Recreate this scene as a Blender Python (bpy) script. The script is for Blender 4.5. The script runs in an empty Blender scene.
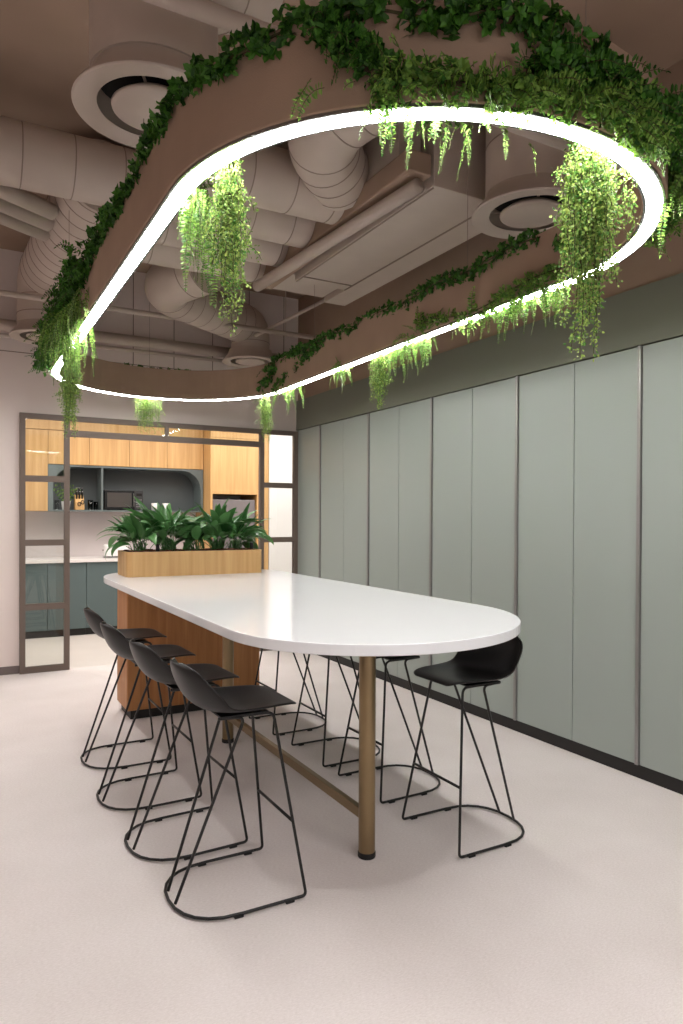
import bpy, bmesh, math, random
from mathutils import Vector, Matrix
R = math.radians
PI = math.pi
col = bpy.context.scene.collection
rnd = random.Random(7)

# ------------------------------------------------------------------ materials
def lin(c):
    c = c / 255.0
    return c / 12.92 if c <= 0.04045 else ((c + 0.055) / 1.055) ** 2.4
def rgb(r, g, b): return (lin(r), lin(g), lin(b), 1.0)

def newmat(name):
    m = bpy.data.materials.new(name); m.use_nodes = True
    nt = m.node_tree; b = nt.nodes['Principled BSDF']
    return m, nt, b
def mat(name, c, rough=0.6, metal=0.0, spec=0.5, var=0.0, scale=8.0, bump=0.0, bscale=60.0, coat=0.0, stretch=None):
    m, nt, b = newmat(name)
    b.inputs['Base Color'].default_value = c
    b.inputs['Roughness'].default_value = rough
    b.inputs['Metallic'].default_value = metal
    b.inputs['Specular IOR Level'].default_value = spec
    b.inputs['Coat Weight'].default_value = coat
    tc = nt.nodes.new('ShaderNodeTexCoord'); mp = nt.nodes.new('ShaderNodeMapping')
    nt.links.new(tc.outputs['Object'], mp.inputs['Vector'])
    if stretch: mp.inputs['Scale'].default_value = stretch
    if var > 0:
        n = nt.nodes.new('ShaderNodeTexNoise'); n.inputs['Scale'].default_value = scale; n.inputs['Detail'].default_value = 6
        nt.links.new(mp.outputs['Vector'], n.inputs['Vector'])
        rp = nt.nodes.new('ShaderNodeMapRange'); rp.inputs['To Min'].default_value = 1 - var; rp.inputs['To Max'].default_value = 1 + var
        rp.inputs['From Min'].default_value = .3; rp.inputs['From Max'].default_value = .7
        nt.links.new(n.outputs['Fac'], rp.inputs['Value'])
        mx = nt.nodes.new('ShaderNodeVectorMath'); mx.operation = 'SCALE'
        mx.inputs[0].default_value = c[:3]
        nt.links.new(rp.outputs['Result'], mx.inputs['Scale'])
        nt.links.new(mx.outputs['Vector'], b.inputs['Base Color'])
    if bump > 0:
        n2 = nt.nodes.new('ShaderNodeTexNoise'); n2.inputs['Scale'].default_value = bscale; n2.inputs['Detail'].default_value = 4
        nt.links.new(mp.outputs['Vector'], n2.inputs['Vector'])
        bp = nt.nodes.new('ShaderNodeBump'); bp.inputs['Strength'].default_value = bump; bp.inputs['Distance'].default_value = .01
        nt.links.new(n2.outputs['Fac'], bp.inputs['Height']); nt.links.new(bp.outputs['Normal'], b.inputs['Normal'])
    return m
def wood(name, c1, c2, rough=.5):
    m, nt, b = newmat(name)
    b.inputs['Roughness'].default_value = rough
    tc = nt.nodes.new('ShaderNodeTexCoord'); mp = nt.nodes.new('ShaderNodeMapping')
    mp.inputs['Scale'].default_value = (14, 14, .7)
    nt.links.new(tc.outputs['Object'], mp.inputs['Vector'])
    n = nt.nodes.new('ShaderNodeTexNoise'); n.inputs['Scale'].default_value = 1.6; n.inputs['Detail'].default_value = 9; n.inputs['Distortion'].default_value = .4
    nt.links.new(mp.outputs['Vector'], n.inputs['Vector'])
    cr = nt.nodes.new('ShaderNodeValToRGB'); cr.color_ramp.elements[0].position = .3; cr.color_ramp.elements[1].position = .72
    cr.color_ramp.elements[0].color = c1; cr.color_ramp.elements[1].color = c2
    nt.links.new(n.outputs['Fac'], cr.inputs['Fac']); nt.links.new(cr.outputs['Color'], b.inputs['Base Color'])
    return m
def leafmat(name, c1, c2, trans=.25, rough=.45):
    m, nt, b = newmat(name)
    g = nt.nodes.new('ShaderNodeNewGeometry')
    cr = nt.nodes.new('ShaderNodeValToRGB'); cr.color_ramp.elements[0].color = c1; cr.color_ramp.elements[1].color = c2
    nt.links.new(g.outputs['Random Per Island'], cr.inputs['Fac']); nt.links.new(cr.outputs['Color'], b.inputs['Base Color'])
    b.inputs['Roughness'].default_value = rough; b.inputs['Specular IOR Level'].default_value = .3
    tr = nt.nodes.new('ShaderNodeBsdfTranslucent'); nt.links.new(cr.outputs['Color'], tr.inputs['Color'])
    mx = nt.nodes.new('ShaderNodeMixShader'); mx.inputs['Fac'].default_value = trans
    nt.links.new(b.outputs['BSDF'], mx.inputs[1]); nt.links.new(tr.outputs['BSDF'], mx.inputs[2])
    nt.links.new(mx.outputs['Shader'], nt.nodes['Material Output'].inputs['Surface'])
    return m
def emis(name, c, s):
    m, nt, b = newmat(name)
    b.inputs['Base Color'].default_value = (.8, .8, .8, 1)
    b.inputs['Emission Color'].default_value = c; b.inputs['Emission Strength'].default_value = s
    return m
def glassmat(name, tint, fac=.09):
    m = bpy.data.materials.new(name); m.use_nodes = True; nt = m.node_tree; nt.nodes.clear()
    out = nt.nodes.new('ShaderNodeOutputMaterial'); t = nt.nodes.new('ShaderNodeBsdfTransparent'); g = nt.nodes.new('ShaderNodeBsdfGlossy')
    t.inputs['Color'].default_value = tint; g.inputs['Roughness'].default_value = .02
    fr = nt.nodes.new('ShaderNodeFresnel'); fr.inputs['IOR'].default_value = 1.5
    mx = nt.nodes.new('ShaderNodeMixShader')
    nt.links.new(fr.outputs['Fac'], mx.inputs['Fac']); nt.links.new(t.outputs[0], mx.inputs[1]); nt.links.new(g.outputs[0], mx.inputs[2])
    nt.links.new(mx.outputs[0], out.inputs['Surface'])
    return m

# floor: pale carpet with a faint woven mottle
def floormat():
    m, nt, b = newmat('floor_carpet')
    b.inputs['Roughness'].default_value = .72; b.inputs['Specular IOR Level'].default_value = .25
    tc = nt.nodes.new('ShaderNodeTexCoord')
    mp = nt.nodes.new('ShaderNodeMapping'); mp.inputs['Scale'].default_value = (50, 120, 1)
    mp.inputs['Rotation'].default_value = (0, 0, R(12))
    nt.links.new(tc.outputs['Object'], mp.inputs['Vector'])
    n = nt.nodes.new('ShaderNodeTexNoise'); n.inputs['Scale'].default_value = 1.5; n.inputs['Detail'].default_value = 8; n.inputs['Roughness'].default_value = .75
    nt.links.new(mp.outputs['Vector'], n.inputs['Vector'])
    n2 = nt.nodes.new('ShaderNodeTexNoise'); n2.inputs['Scale'].default_value = 1.7; n2.inputs['Detail'].default_value = 4
    nt.links.new(tc.outputs['Object'], n2.inputs['Vector'])
    ad = nt.nodes.new('ShaderNodeMath'); ad.operation = 'MULTIPLY_ADD'; ad.inputs[1].default_value = .7
    sc = nt.nodes.new('ShaderNodeMath'); sc.operation = 'MULTIPLY'; sc.inputs[1].default_value = .3
    nt.links.new(n2.outputs['Fac'], sc.inputs[0])
    nt.links.new(n.outputs['Fac'], ad.inputs[0]); nt.links.new(sc.outputs[0], ad.inputs[2])
    cr = nt.nodes.new('ShaderNodeValToRGB'); cr.color_ramp.elements[0].position = .36; cr.color_ramp.elements[1].position = .62
    cr.color_ramp.elements[0].color = rgb(212, 202, 198); cr.color_ramp.elements[1].color = rgb(234, 226, 224)
    nt.links.new(ad.outputs[0], cr.inputs['Fac']); nt.links.new(cr.outputs['Color'], b.inputs['Base Color'])
    bp = nt.nodes.new('ShaderNodeBump'); bp.inputs['Strength'].default_value = .25; bp.inputs['Distance'].default_value = .004
    nt.links.new(n.outputs['Fac'], bp.inputs['Height']); nt.links.new(bp.outputs['Normal'], b.inputs['Normal'])
    return m

M = dict(
    floor=floormat(),
    kfloor=mat('kitchen_tile', rgb(222, 214, 208), .35, var=.03, scale=2),
    wall=mat('wall_paint', rgb(226, 213, 208), .8, var=.02, scale=3),
    taupe=mat('taupe_paint', rgb(158, 134, 117), .78, var=.05, scale=3, spec=.3),
    duct=mat('taupe_duct_paint', rgb(186, 171, 160), .5, var=.04, scale=5, spec=.4),
    seam=mat('duct_seam', rgb(138, 122, 112), .6),
    felt=mat('felt_band', rgb(156, 131, 113), .9, var=.05, scale=6, bump=.15, bscale=220, spec=.15),
    green=mat('sage_lacquer', rgb(150, 158, 152), .34, spec=.5),
    greenbulk=mat('sage_paint', rgb(116, 118, 106), .6, spec=.4),
    gap=mat('dark_gap', rgb(60, 62, 56), .7),
    rail=mat('rail_metal', rgb(150, 148, 146), .35, metal=.6),
    black=mat('black_plinth', rgb(22, 20, 19), .55),
    wire=mat('black_wire', rgb(11, 11, 11), .4, spec=.5),
    shell=mat('black_shell', rgb(16, 15, 15), .36, spec=.35),
    rubber=mat('rubber', rgb(16, 16, 16), .7),
    top=mat('white_top', rgb(234, 235, 238), .14, spec=.4, var=.006, scale=2),
    bronze=mat('bronze_metal', rgb(142, 122, 92), .32, metal=.85),
    wood=wood('oak_veneer', rgb(158, 102, 56), rgb(192, 136, 82)),
    woodk=wood('kitchen_oak', rgb(188, 146, 92), rgb(208, 169, 116)),
    frame=mat('bronze_frame', rgb(106, 93, 85), .5, spec=.4),
    glass=glassmat('pane_glass', (.93, .95, .94, 1)),
    smoke=glassmat('tumbler_glass', (.85, .87, .86, 1)),
    base=mat('kitchen_teal', rgb(84, 99, 100), .5),
    niche=mat('niche_teal', rgb(96, 106, 107), .55),
    nicheback=mat('niche_back', rgb(80, 86, 88), .6),
    stone=mat('worktop_stone', rgb(228, 224, 222), .25),
    splash=mat('backsplash', rgb(200, 192, 192), .4, var=.05, scale=2),
    fridge=mat('fridge_grey', rgb(120, 116, 118), .35, metal=.3),
    white=mat('white_paint', rgb(232, 230, 230), .6),
    steel=mat('steel', rgb(150, 150, 150), .25, metal=.9),
    micro=mat('microwave_black', rgb(28, 28, 30), .15),
    soil=mat('bark_soil', rgb(92, 58, 44), .9, var=.3, scale=40),
    grey=mat('grey_base', rgb(112, 100, 98), .6),
    led=emis('led_diffuser', (1, .985, .96, 1), 63.0),
    ivy=leafmat('ivy_leaf', rgb(28, 66, 18), rgb(78, 128, 44), .2),
    fern=leafmat('fern_leaf', rgb(52, 98, 36), rgb(136, 170, 78), .3),
    strand=leafmat('strand_leaf', rgb(76, 128, 60), rgb(176, 196, 104), .3),
    stem=mat('vine_stem', rgb(70, 64, 36), .8),
    bigleaf=leafmat('lily_leaf', rgb(40, 88, 40), rgb(104, 150, 92), .15, .28),
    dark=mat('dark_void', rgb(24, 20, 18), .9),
)

# ------------------------------------------------------------------ mesh helpers
def obj(name, bm, m, parent=None, smooth=False, bevel=0, solid=0, subsurf=0, seg=2):
    me = bpy.data.meshes.new(name)
    bmesh.ops.recalc_face_normals(bm, faces=bm.faces) if not getattr(bm, 'norec', False) else None
    bm.to_mesh(me); bm.free()
    o = bpy.data.objects.new(name, me); col.objects.link(o)
    me.materials.append(m)
    if smooth:
        for p in me.polygons: p.use_smooth = True
    if parent: o.parent = parent
    if solid:
        md = o.modifiers.new('s', 'SOLIDIFY'); md.thickness = solid; md.offset = 0
    if bevel:
        md = o.modifiers.new('b', 'BEVEL'); md.width = bevel; md.segments = seg; md.limit_method = 'ANGLE'; md.angle_limit = R(40)
    if subsurf:
        md = o.modifiers.new('u', 'SUBSURF'); md.levels = subsurf; md.render_levels = subsurf
    if smooth and bevel:
        md = o.modifiers.new('w', 'WEIGHTED_NORMAL')
    return o
class Raw:
    "fast leaf mesh collector"
    def __init__(s): s.v = []; s.f = []
    def build(s, name, m, parent=None, smooth=False):
        me = bpy.data.meshes.new(name); me.from_pydata([tuple(a) for a in s.v], [], s.f); me.update()
        o = bpy.data.objects.new(name, me); col.objects.link(o); me.materials.append(m)
        if smooth:
            for p in me.polygons: p.use_smooth = True
        if parent: o.parent = parent
        return o
def thing(name, label, cat, loc=(0, 0, 0), rz=0, group=None):
    o = bpy.data.objects.new(name, None); col.objects.link(o); o.empty_display_size = .1
    o.location = loc; o.rotation_euler = (0, 0, rz); o['label'] = label; o['category'] = cat
    if group: o['group'] = group
    return o
def tag(o, label, cat, group=None, kind=None):
    o['label'] = label; o['category'] = cat
    if group: o['group'] = group
    if kind: o['kind'] = kind
    return o
def struct(name, bm, m, **k):
    o = obj(name, bm, m, **k); o['kind'] = 'structure'; return o
def BM(): return bmesh.new()
def box(bm, x0, x1, y0, y1, z0, z1):
    vs = [bm.verts.new((x, y, z)) for x in (x0, x1) for y in (y0, y1) for z in (z0, z1)]
    for f in ((0, 1, 3, 2), (4, 6, 7, 5), (0, 4, 5, 1), (2, 3, 7, 6), (0, 2, 6, 4), (1, 5, 7, 3)):
        bm.faces.new([vs[i] for i in f])
    return bm
def bx(*a): return box(BM(), *a)
def prism(bm, pts, z0, z1):
    lo = [bm.verts.new((x, y, z0)) for x, y in pts]; hi = [bm.verts.new((x, y, z1)) for x, y in pts]
    n = len(pts)
    bm.faces.new(lo[::-1]); bm.faces.new(hi)
    for i in range(n): bm.faces.new((lo[i], lo[(i + 1) % n], hi[(i + 1) % n], hi[i]))
    return bm
def fillet(pts, r, n=6, closed=False):
    pts = [Vector(p) for p in pts]; out = []; N = len(pts)
    for i, p in enumerate(pts):
        if not closed and i in (0, N - 1): out.append(p.copy()); continue
        a = pts[i - 1] - p; b = pts[(i + 1) % N] - p
        ra = r[i] if isinstance(r, (list, tuple)) else r
        d = min(ra, a.length * .49, b.length * .49)
        a = p + a.normalized() * d; b = p + b.normalized() * d
        for k in range(n + 1):
            t = k / n
            out.append(a * (1 - t) ** 2 + p * 2 * t * (1 - t) + b * t * t)
    return out
def tube(bm, path, r, seg=10, closed=False, caps=True):
    path = [Vector(p) for p in path]; N = len(path)
    rings = []; prev = None
    for i, p in enumerate(path):
        if closed: t = path[(i + 1) % N] - path[i - 1]
        elif i == 0: t = path[1] - path[0]
        elif i == N - 1: t = path[-1] - path[-2]
        else: t = (path[i + 1] - p).normalized() + (p - path[i - 1]).normalized()
        t.normalize()
        if prev is None:
            u = t.orthogonal().normalized()
        else:
            u = prev - t * prev.dot(t)
            u = u.normalized() if u.length > 1e-6 else t.orthogonal().normalized()
        prev = u; w = t.cross(u)
        rr = r(i / (N - 1)) if callable(r) else r
        rings.append([bm.verts.new(p + (u * math.cos(2 * PI * k / seg) + w * math.sin(2 * PI * k / seg)) * rr) for k in range(seg)])
    M_ = N if closed else N - 1
    for i in range(M_):
        a = rings[i]; b = rings[(i + 1) % N]
        for k in range(seg): bm.faces.new((a[k], a[(k + 1) % seg], b[(k + 1) % seg], b[k]))
    if caps and not closed:
        bm.faces.new(rings[0][::-1]); bm.faces.new(rings[-1])
    return bm
def lathe(bm, prof, c=(0, 0, 0), seg=48, closed=False):
    rings = []
    for r, z in prof:
        if r < 1e-6: rings.append([bm.verts.new((c[0], c[1], c[2] + z))])
        else: rings.append([bm.verts.new((c[0] + r * math.cos(2 * PI * k / seg), c[1] + r * math.sin(2 * PI * k / seg), c[2] + z)) for k in range(seg)])
    n = len(rings)
    for i in range(n if closed else n - 1):
        a = rings[i]; b = rings[(i + 1) % n]
        for k in range(seg):
            k2 = (k + 1) % seg
            if len(a) == 1 and len(b) == 1: continue
            if len(a) == 1: bm.faces.new((a[0], b[k], b[k2]))
            elif len(b) == 1: bm.faces.new((a[k], a[k2], b[0]))
            else: bm.faces.new((a[k], a[k2], b[k2], b[k]))
    return bm

# ------------------------------------------------------------------ setting
XR = 3.45; YB = 7.30; ZC = 4.0
XL = -2.6; YF = -3.2; KY = 9.86
struct('floor', bx(XL, XR + .1, YF, YB, -.1, 0), M['floor'])
struct('floor_kitchen', bx(-1.6, 4.7, YB, KY + .1, -.1, 0), M['kfloor'])
struct('ceiling', bx(XL, XR + .2, YF, YB + .1, ZC, ZC + .1), M['taupe'])
bm = bx(XR + .06, XR + .2, YF, YB, 0, 2.83)
struct('wall_right', bm, M['greenbulk'])
struct('trim_1', bx(XR, XR + .06, YF, YB, 2.495, 2.83), M['greenbulk'])           # bulkhead over the cupboards
struct('wall_right_upper', bx(XR + .02, XR + .2, YF, YB, 2.83, ZC), M['taupe'])
struct('wall_left', bx(XL - .1, XL, YF, YB, 0, ZC), M['wall'])
bm = BM()
box(bm, XL, .55, YB, YB + .12, 0, ZC)
box(bm, .55, XR + .2, YB, YB + .12, 2.475, ZC)
struct('wall_back', bm, M['wall'])
bm = BM()                                   # board joints on the upper back wall
for i in range(9):
    x = .35 + i * .42; box(bm, x - .004, x + .004, YB - .004, YB, 3.05, ZC)
box(bm, XL, XR, YB - .004, YB, 3.045, 3.053)
struct('trim_2', bm, M['seam'])
struct('baseboard_back', bx(XL, .55, YB - .014, YB, 0, .075), M['grey'], bevel=.003)
struct('baseboard_right', bx(XR + .012, XR + .06, YF, YB, 0, .08), M['black'])
# kitchen shell
struct('wall_kitchen_back', bx(-1.6, 4.7, KY, KY + .1, 0, 3.1), M['splash'])
struct('wall_kitchen_left', bx(-1.7, -1.6, YB + .12, KY, 0, 3.1), M['wall'])
struct('wall_kitchen_right', bx(4.6, 4.7, YB + .12, KY, 0, 3.1), M['white'])
struct('wall_kitchen_front', bx(XR + .2, 4.6, YB, YB + .12, 0, 3.1), M['wall'])
struct('wall_kitchen_stub', bx(3.93, 4.6, 9.2, KY, 0, 3.0), M['white'])
struct('ceiling_kitchen', bx(-1.6, 4.7, YB + .12, KY + .1, 3.0, 3.1), M['white'])

# glazed partition frame
F = 7.27
fw = BM()
def bar(x0, x1, z0, z1, d=.05): box(fw, x0, x1, F - d / 2, F + d / 2, z0, z1)
bar(.55, .60, 0, 2.475); bar(.60, XR, 2.425, 2.475)
bar(.945, .995, .0, 2.425); bar(2.985, 3.035, 0, 2.425); bar(3.40, XR, 0, 2.425)
bar(.995, 2.985, 2.275, 2.335)
bar(1.93, 1.965, 2.335, 2.425)
for z0, z1 in ((1.826, 1.884), (1.214, 1.272), (.60, .658), (.0, .058)):
    bar(.60, .945, z0, z1); bar(3.035, 3.40, z0, z1)
w1 = struct('window_1', fw, M['frame'])
def pane(x0, x1, z0, z1):
    o = obj('pane', bx(x0 - .01, x1 + .01, F - .003, F + .003, z0 - .01, z1 + .01), M['glass'], w1)
zs = [(.058, .60), (.658, 1.214), (1.272, 1.826), (1.884, 2.425)]
for z0, z1 in zs:
    pane(.60, .945, z0, z1); pane(3.035, 3.40, z0, z1)
pane(.995, 1.93, 2.335, 2.425); pane(1.965, 2.985, 2.335, 2.425)

# ------------------------------------------------------------------ sage storage cupboards
def cupboard(y0, y1, label, doors):
    t = thing('storage_cupboard', label, 'cupboard', (XR, y0, 0), 0, None)
    w = y1 - y0
    obj('carcass', bx(.02, .058, .002, w - .002, .082, 2.49), M['gap'], t)
    ys = [0.0, w] if doors == 1 else [0.0, w / 2, w]
    for i in range(doors):
        dr = obj('door', bx(0, .02, ys[i] + (.016 if i == 0 else .003), ys[i + 1] - .003, .082, 2.486), M['green'], t, bevel=.0015)
        if i == 0: first = dr
    b = BM(); box(b, -.014, .02, 0, .013, .082, 2.488); box(b, -.014, -.008, .013, .022, .082, 2.488)
    obj('edge_rail', b, M['rail'], first, bevel=.0015)['label'] = 'slim grey metal pull rail down the door edge'
    return t
rails = [.676, 1.676, 2.676, 3.676, 4.676, 5.676, 6.676, YB]
lb = ['sage green two-door wall cupboard beside the camera, cut by the right edge of the photo',
      'sage green cupboard nearest the camera, cut off by the right edge of the photo',
      'sage green two-door cupboard behind the nearest right-hand stool, second from the right edge',
      'sage green two-door cupboard directly behind the near rounded end of the white table',
      'sage green two-door cupboard third from the glazed partition, behind the middle of the table',
      'sage green two-door cupboard second from the glazed partition corner',
      'narrow single-door sage cupboard in the corner against the glazed partition']
for i in range(1, 7):
    cupboard(rails[i], rails[i + 1], lb[i], 1 if i == 6 else 2)

# ------------------------------------------------------------------ table
cx, hw = 1.672, .707
out = []
for k in range(0, 49):                       # near end, left to right
    a = PI + PI * k / 48
    dx = math.cos(a); out.append((cx + hw * dx, 2.735 + .075 * dx + .70 * math.sin(a)))
for k in range(0, 49):                       # far end
    a = PI * k / 48
    c, s = math.cos(a), math.sin(a)
    out.append((cx + hw * math.copysign(abs(c) ** .8, c), 5.20 + .70 * abs(s) ** .8))
TZ = 1.05
tb = thing('meeting_table', 'long white round-ended high table with bronze legs and an oak pedestal', 'table', (0, 0, 0))
obj('tabletop', prism(BM(), out, TZ - .042, TZ), M['top'], tb, bevel=.004, seg=3)['label'] = 'glossy white rounded tabletop'
for y, in ((2.64,), (4.43,)):
    b = tube(BM(), [(1.60, y, .025), (1.60, y, TZ - .042)], .037, 40)
    lg = obj('leg', b, M['bronze'], tb, smooth=True, bevel=.001)
    obj('foot', lathe(BM(), [(0, 0), (.038, 0), (.0395, .004), (.0395, .022), (.037, .026), (0, .026)], (1.60, y, 0), 40), M['rubber'], lg, smooth=True, bevel=.001)['label'] = 'black foot cap'
obj('stretcher', bx(1.585, 1.615, 2.67, 5.22, .155, .20), M['bronze'], tb, bevel=.003)
px0, px1, py0, py1 = 1.115, 2.19, 5.235, 5.60
ped = obj('pedestal', bx(px0, px1 - .03, py0, py1, .065, TZ - .042), M['wood'], tb, bevel=.012, seg=3)
ped['label'] = 'oak pedestal box under the far end'
obj('plinth', bx(px0 + .03, px1 - .06, py0 + .02, py1 - .02, 0, .065), M['black'], ped)

# planter on the table
pl = thing('planter_box', 'long oak planter trough on the far end of the white table', 'planter', ((px0 + px1) / 2, 5.43, TZ))
hwp = (px1 - px0) / 2; d = .185; H = .185
b = BM()
def rrect(x, y, r, n=6):
    o = []
    for sx, sy, a0 in ((1, 1, 0), (-1, 1, 90), (-1, -1, 180), (1, -1, 270)):
        for k in range(n + 1):
            a = R(a0 + 90 * k / n); o.append((sx * (x - r) + r * math.cos(a), sy * (y - r) + r * math.sin(a)))
    return o
o1 = rrect(hwp, d, .045); i1 = rrect(hwp - .018, d - .018, .03)
n = len(o1)
A = [b.verts.new((x, y, 0)) for x, y in o1]; B_ = [b.verts.new((x, y, H)) for x, y in o1]
C_ = [b.verts.new((x, y, H)) for x, y in i1]; D_ = [b.verts.new((x, y, H - .03)) for x, y in i1]
for i in range(n):
    j = (i + 1) % n
    b.faces.new((A[i], A[j], B_[j], B_[i])); b.faces.new((B_[i], B_[j], C_[j], C_[i])); b.faces.new((C_[i], C_[j], D_[j], D_[i]))
b.faces.new(A[::-1]); b.faces.new(D_)
obj('box', b, M['woodk'], pl)
rb = Raw()
for i in range(420):
    x = rnd.uniform(-hwp + .04, hwp - .04); y = rnd.uniform(-d + .035, d - .035); z = H - .022 + rnd.uniform(0, .022)
    s = rnd.uniform(.010, .028); m3 = Matrix.Rotation(rnd.uniform(0, 6.3), 3, 'Z') @ Matrix.Rotation(rnd.uniform(-.6, .6), 3, 'X')
    base = len(rb.v)
    for sx in (-1, 1):
        for sy in (-1, 1):
            for sz in (-1, 1):
                rb.v.append(Vector((x, y, z)) + m3 @ Vector((sx * s * rnd.uniform(.7, 1.2), sy * s * .6 * rnd.uniform(.7, 1.2), sz * s * .35)))
    for f in ((0, 1, 3, 2), (4, 6, 7, 5), (0, 4, 5, 1), (2, 3, 7, 6), (0, 2, 6, 4), (1, 5, 7, 3)): rb.f.append([base + q for q in f])
sm = rb.build('bark_mulch', M['soil'], pl); sm['kind'] = 'stuff'; sm['label'] = 'reddish brown bark chips'
for gx, gy in ((-.30, -.13), (-.02, .10), (.47, -.10)):
    obj('water_gauge', tube(BM(), [(gx, gy, H - .03), (gx, gy, H + .055)], .014, 16), M['rubber'], pl, smooth=True, bevel=.002)

def big_leaf(r, base, az, length, width, lean, droop):
    "broad pointed leaf on an arching stalk"
    n = 9; d2 = Vector((math.cos(az), math.sin(az), 0)); side = Vector((-math.sin(az), math.cos(az), 0))
    p = Vector(base); ang = lean; pts = []
    st = length * .45
    stalk = []
    for k in range(5):
        stalk.append(p.copy()); p += (d2 * math.sin(ang) + Vector((0, 0, math.cos(ang)))) * st / 4; ang += droop * .12
    roll = rnd.uniform(-.7, .7)
    for k in range(n + 1):
        t = k / n; pts.append((p.copy(), ang))
        p += (d2 * math.sin(ang) + Vector((0, 0, math.cos(ang)))) * length / n; ang += droop / n * (1 + t)
    b0 = len(r.v)
    for k, (q, a) in enumerate(pts):
        t = k / n
        w = width * .5 * (math.sin(PI * min(1, t ** .75)) ** .8 if 0 < t < 1 else 0)
        nrm = d2 * math.cos(a) * -1 + Vector((0, 0, math.sin(a)))
        sd = side * math.cos(roll) + nrm * math.sin(roll)
        up = nrm * math.cos(roll) - side * math.sin(roll)
        r.v += [q - sd * w + up * w * .25, q, q + sd * w + up * w * .25]
    for k in range(n):
        i = b0 + 3 * k
        r.f += [(i, i + 1, i + 4, i + 3), (i + 1, i + 2, i + 5, i + 4)]
    return stalk
lab = ['lily plant with arching glossy leaves hanging over the left end of the oak planter',
       'dense glossy lily plant second from the left in the oak planter',
       'low darker lily plant in the middle of the oak planter',
       'upright glossy lily plant second from the right in the oak planter',
       'lily plant with spreading leaves at the right end of the oak planter']
for i, x in enumerate((-.40, -.20, .02, .20, .37)):
    t = thing('peace_lily', lab[i], 'plant', (pl.location.x + x, 5.43 + rnd.uniform(-.03, .03), TZ + H - .025), 0, None)
    r = Raw(); st = BM()
    N = (44, 50, 34, 50, 42)[i]; hh = (1.02, 1.28, 1.0, 1.25, 1.05)[i]
    for k in range(N):
        az = rnd.uniform(0, 2 * PI); bs = Vector((rnd.uniform(-.05, .05), rnd.uniform(-.05, .05), 0))
        if i == 0 and k % 3 == 0: az = PI + rnd.uniform(-.7, .7)
        if i == 4 and k % 3 == 0: az = rnd.uniform(-.7, .7)
        ln = rnd.uniform(.18, .27) * hh
        lean = rnd.uniform(.0, .6) * (.75 if math.sin(az) < -.3 else 1)
        path = big_leaf(r, bs, az, ln, rnd.uniform(.052, .085), lean, rnd.uniform(.2, 1.1 if math.sin(az) < -.3 else 1.6))
        tube(st, path, .0028, 5)
    r.build('leaves', M['bigleaf'], t, True)
    obj('stems', st, M['bigleaf'], t, smooth=True)

# ------------------------------------------------------------------ stools
def make_stool(label):
    t = thing('bar_stool', label, 'stool')
    W = .222
    pts = [(.235, -W, .012), (-.02, -W, .012)]
    for k in range(1, 12):
        a = -PI / 2 - PI * k / 12
        pts.append((-.03 + .215 * math.copysign(abs(math.cos(a)) ** .85, math.cos(a)), W * math.copysign(abs(math.sin(a)) ** .85, math.sin(a)), .012))
    pts += [(-.02, W, .012), (.235, W, .012)]
    fr = .0062
    ZT = .722
    # front legs are the loop turned up at its corners
    floor_path = [Vector(p) for p in pts]
    base = BM(); tube(base, [(.20, -W, .012)] + [tuple(p) for p in floor_path[1:-1]] + [(.20, W, .012)], fr, 10, caps=False)
    loop = obj('floor_loop', base, M['wire'], t, smooth=True)
    for s in (-1, 1):
        path = fillet([(.20, s * W, .012), (.240, s * W, .012), (.142, s * .118, ZT), (-.06, s * .108, ZT)], [0, .035, .03, 0], 7)
        obj('leg', tube(BM(), path, fr, 10), M['wire'], t, smooth=True)['label'] = 'front wire leg'
        path = fillet([(-.233, s * .052, .020), (.022, s * .118, ZT - .003), (-.085, s * .112, ZT)], .035, 7)
        obj('leg', tube(BM(), path, fr, 10), M['wire'], t, smooth=True)['label'] = 'rear wire leg'
    f = .40
    xa = .24 + (.142 - .24) * f; ya = W + (.118 - W) * f
    obj('footrest', tube(BM(), [(xa, -ya, .012 + .71 * f), (xa, ya, .012 + .71 * f)], fr, 10), M['wire'], t, smooth=True)
    for x, s in ((.17, -1), (.17, 1), (-.04, -1), (-.04, 1)):
        obj('foot_pad', bx(x - .018, x + .018, s * W - .007, s * W + .007, 0, .010), M['rubber'], loop, bevel=.002)
    mt = BM(); box(mt, -.08, .12, -.125, .125, ZT + .003, ZT + .010)
    obj('mounting_plate', mt, M['wire'], t, bevel=.002)
    # one-piece bucket shell
    prof = [(.240, .742, .120), (.232, .751, .150), (.205, .757, .170), (.14, .752, .186), (.06, .744, .198), (-.02, .738, .207), (-.085, .741, .213),
            (-.130, .754, .215), (-.165, .780, .213), (-.190, .815, .207), (-.208, .853, .196), (-.220, .888, .178), (-.228, .913, .146), (-.232, .930, .096), (-.234, .937, .045)]
    b = BM(); rows = []; K = 14
    for i, (x, z, w) in enumerate(prof):
        row = []; v = i / (len(prof) - 1)
        # side lift grows towards the bend; side sweep forward on the back
        lift = .050 * max(0, min(1, (v - .12) / .4)) * max(0, 1 - max(0, v - .5) * 2.2)
        fwd = .074 * max(0, min(1, (v - .36) / .22)) * (1 - max(0, v - .6) * 1.5)
        for k in range(K + 1):
            u = -1 + 2 * k / K
            row.append(b.verts.new((x + fwd * abs(u) ** 2.2, u * w, z + lift * abs(u) ** 2.6)))
        rows.append(row)
    for i in range(len(rows) - 1):
        for k in range(K): b.faces.new((rows[i][k], rows[i][k + 1], rows[i + 1][k + 1], rows[i + 1][k]))
    s = obj('seat_shell', b, M['shell'], t, smooth=True, solid=.009, subsurf=1)
    s['label'] = 'black moulded low-back seat'
    return t
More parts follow.
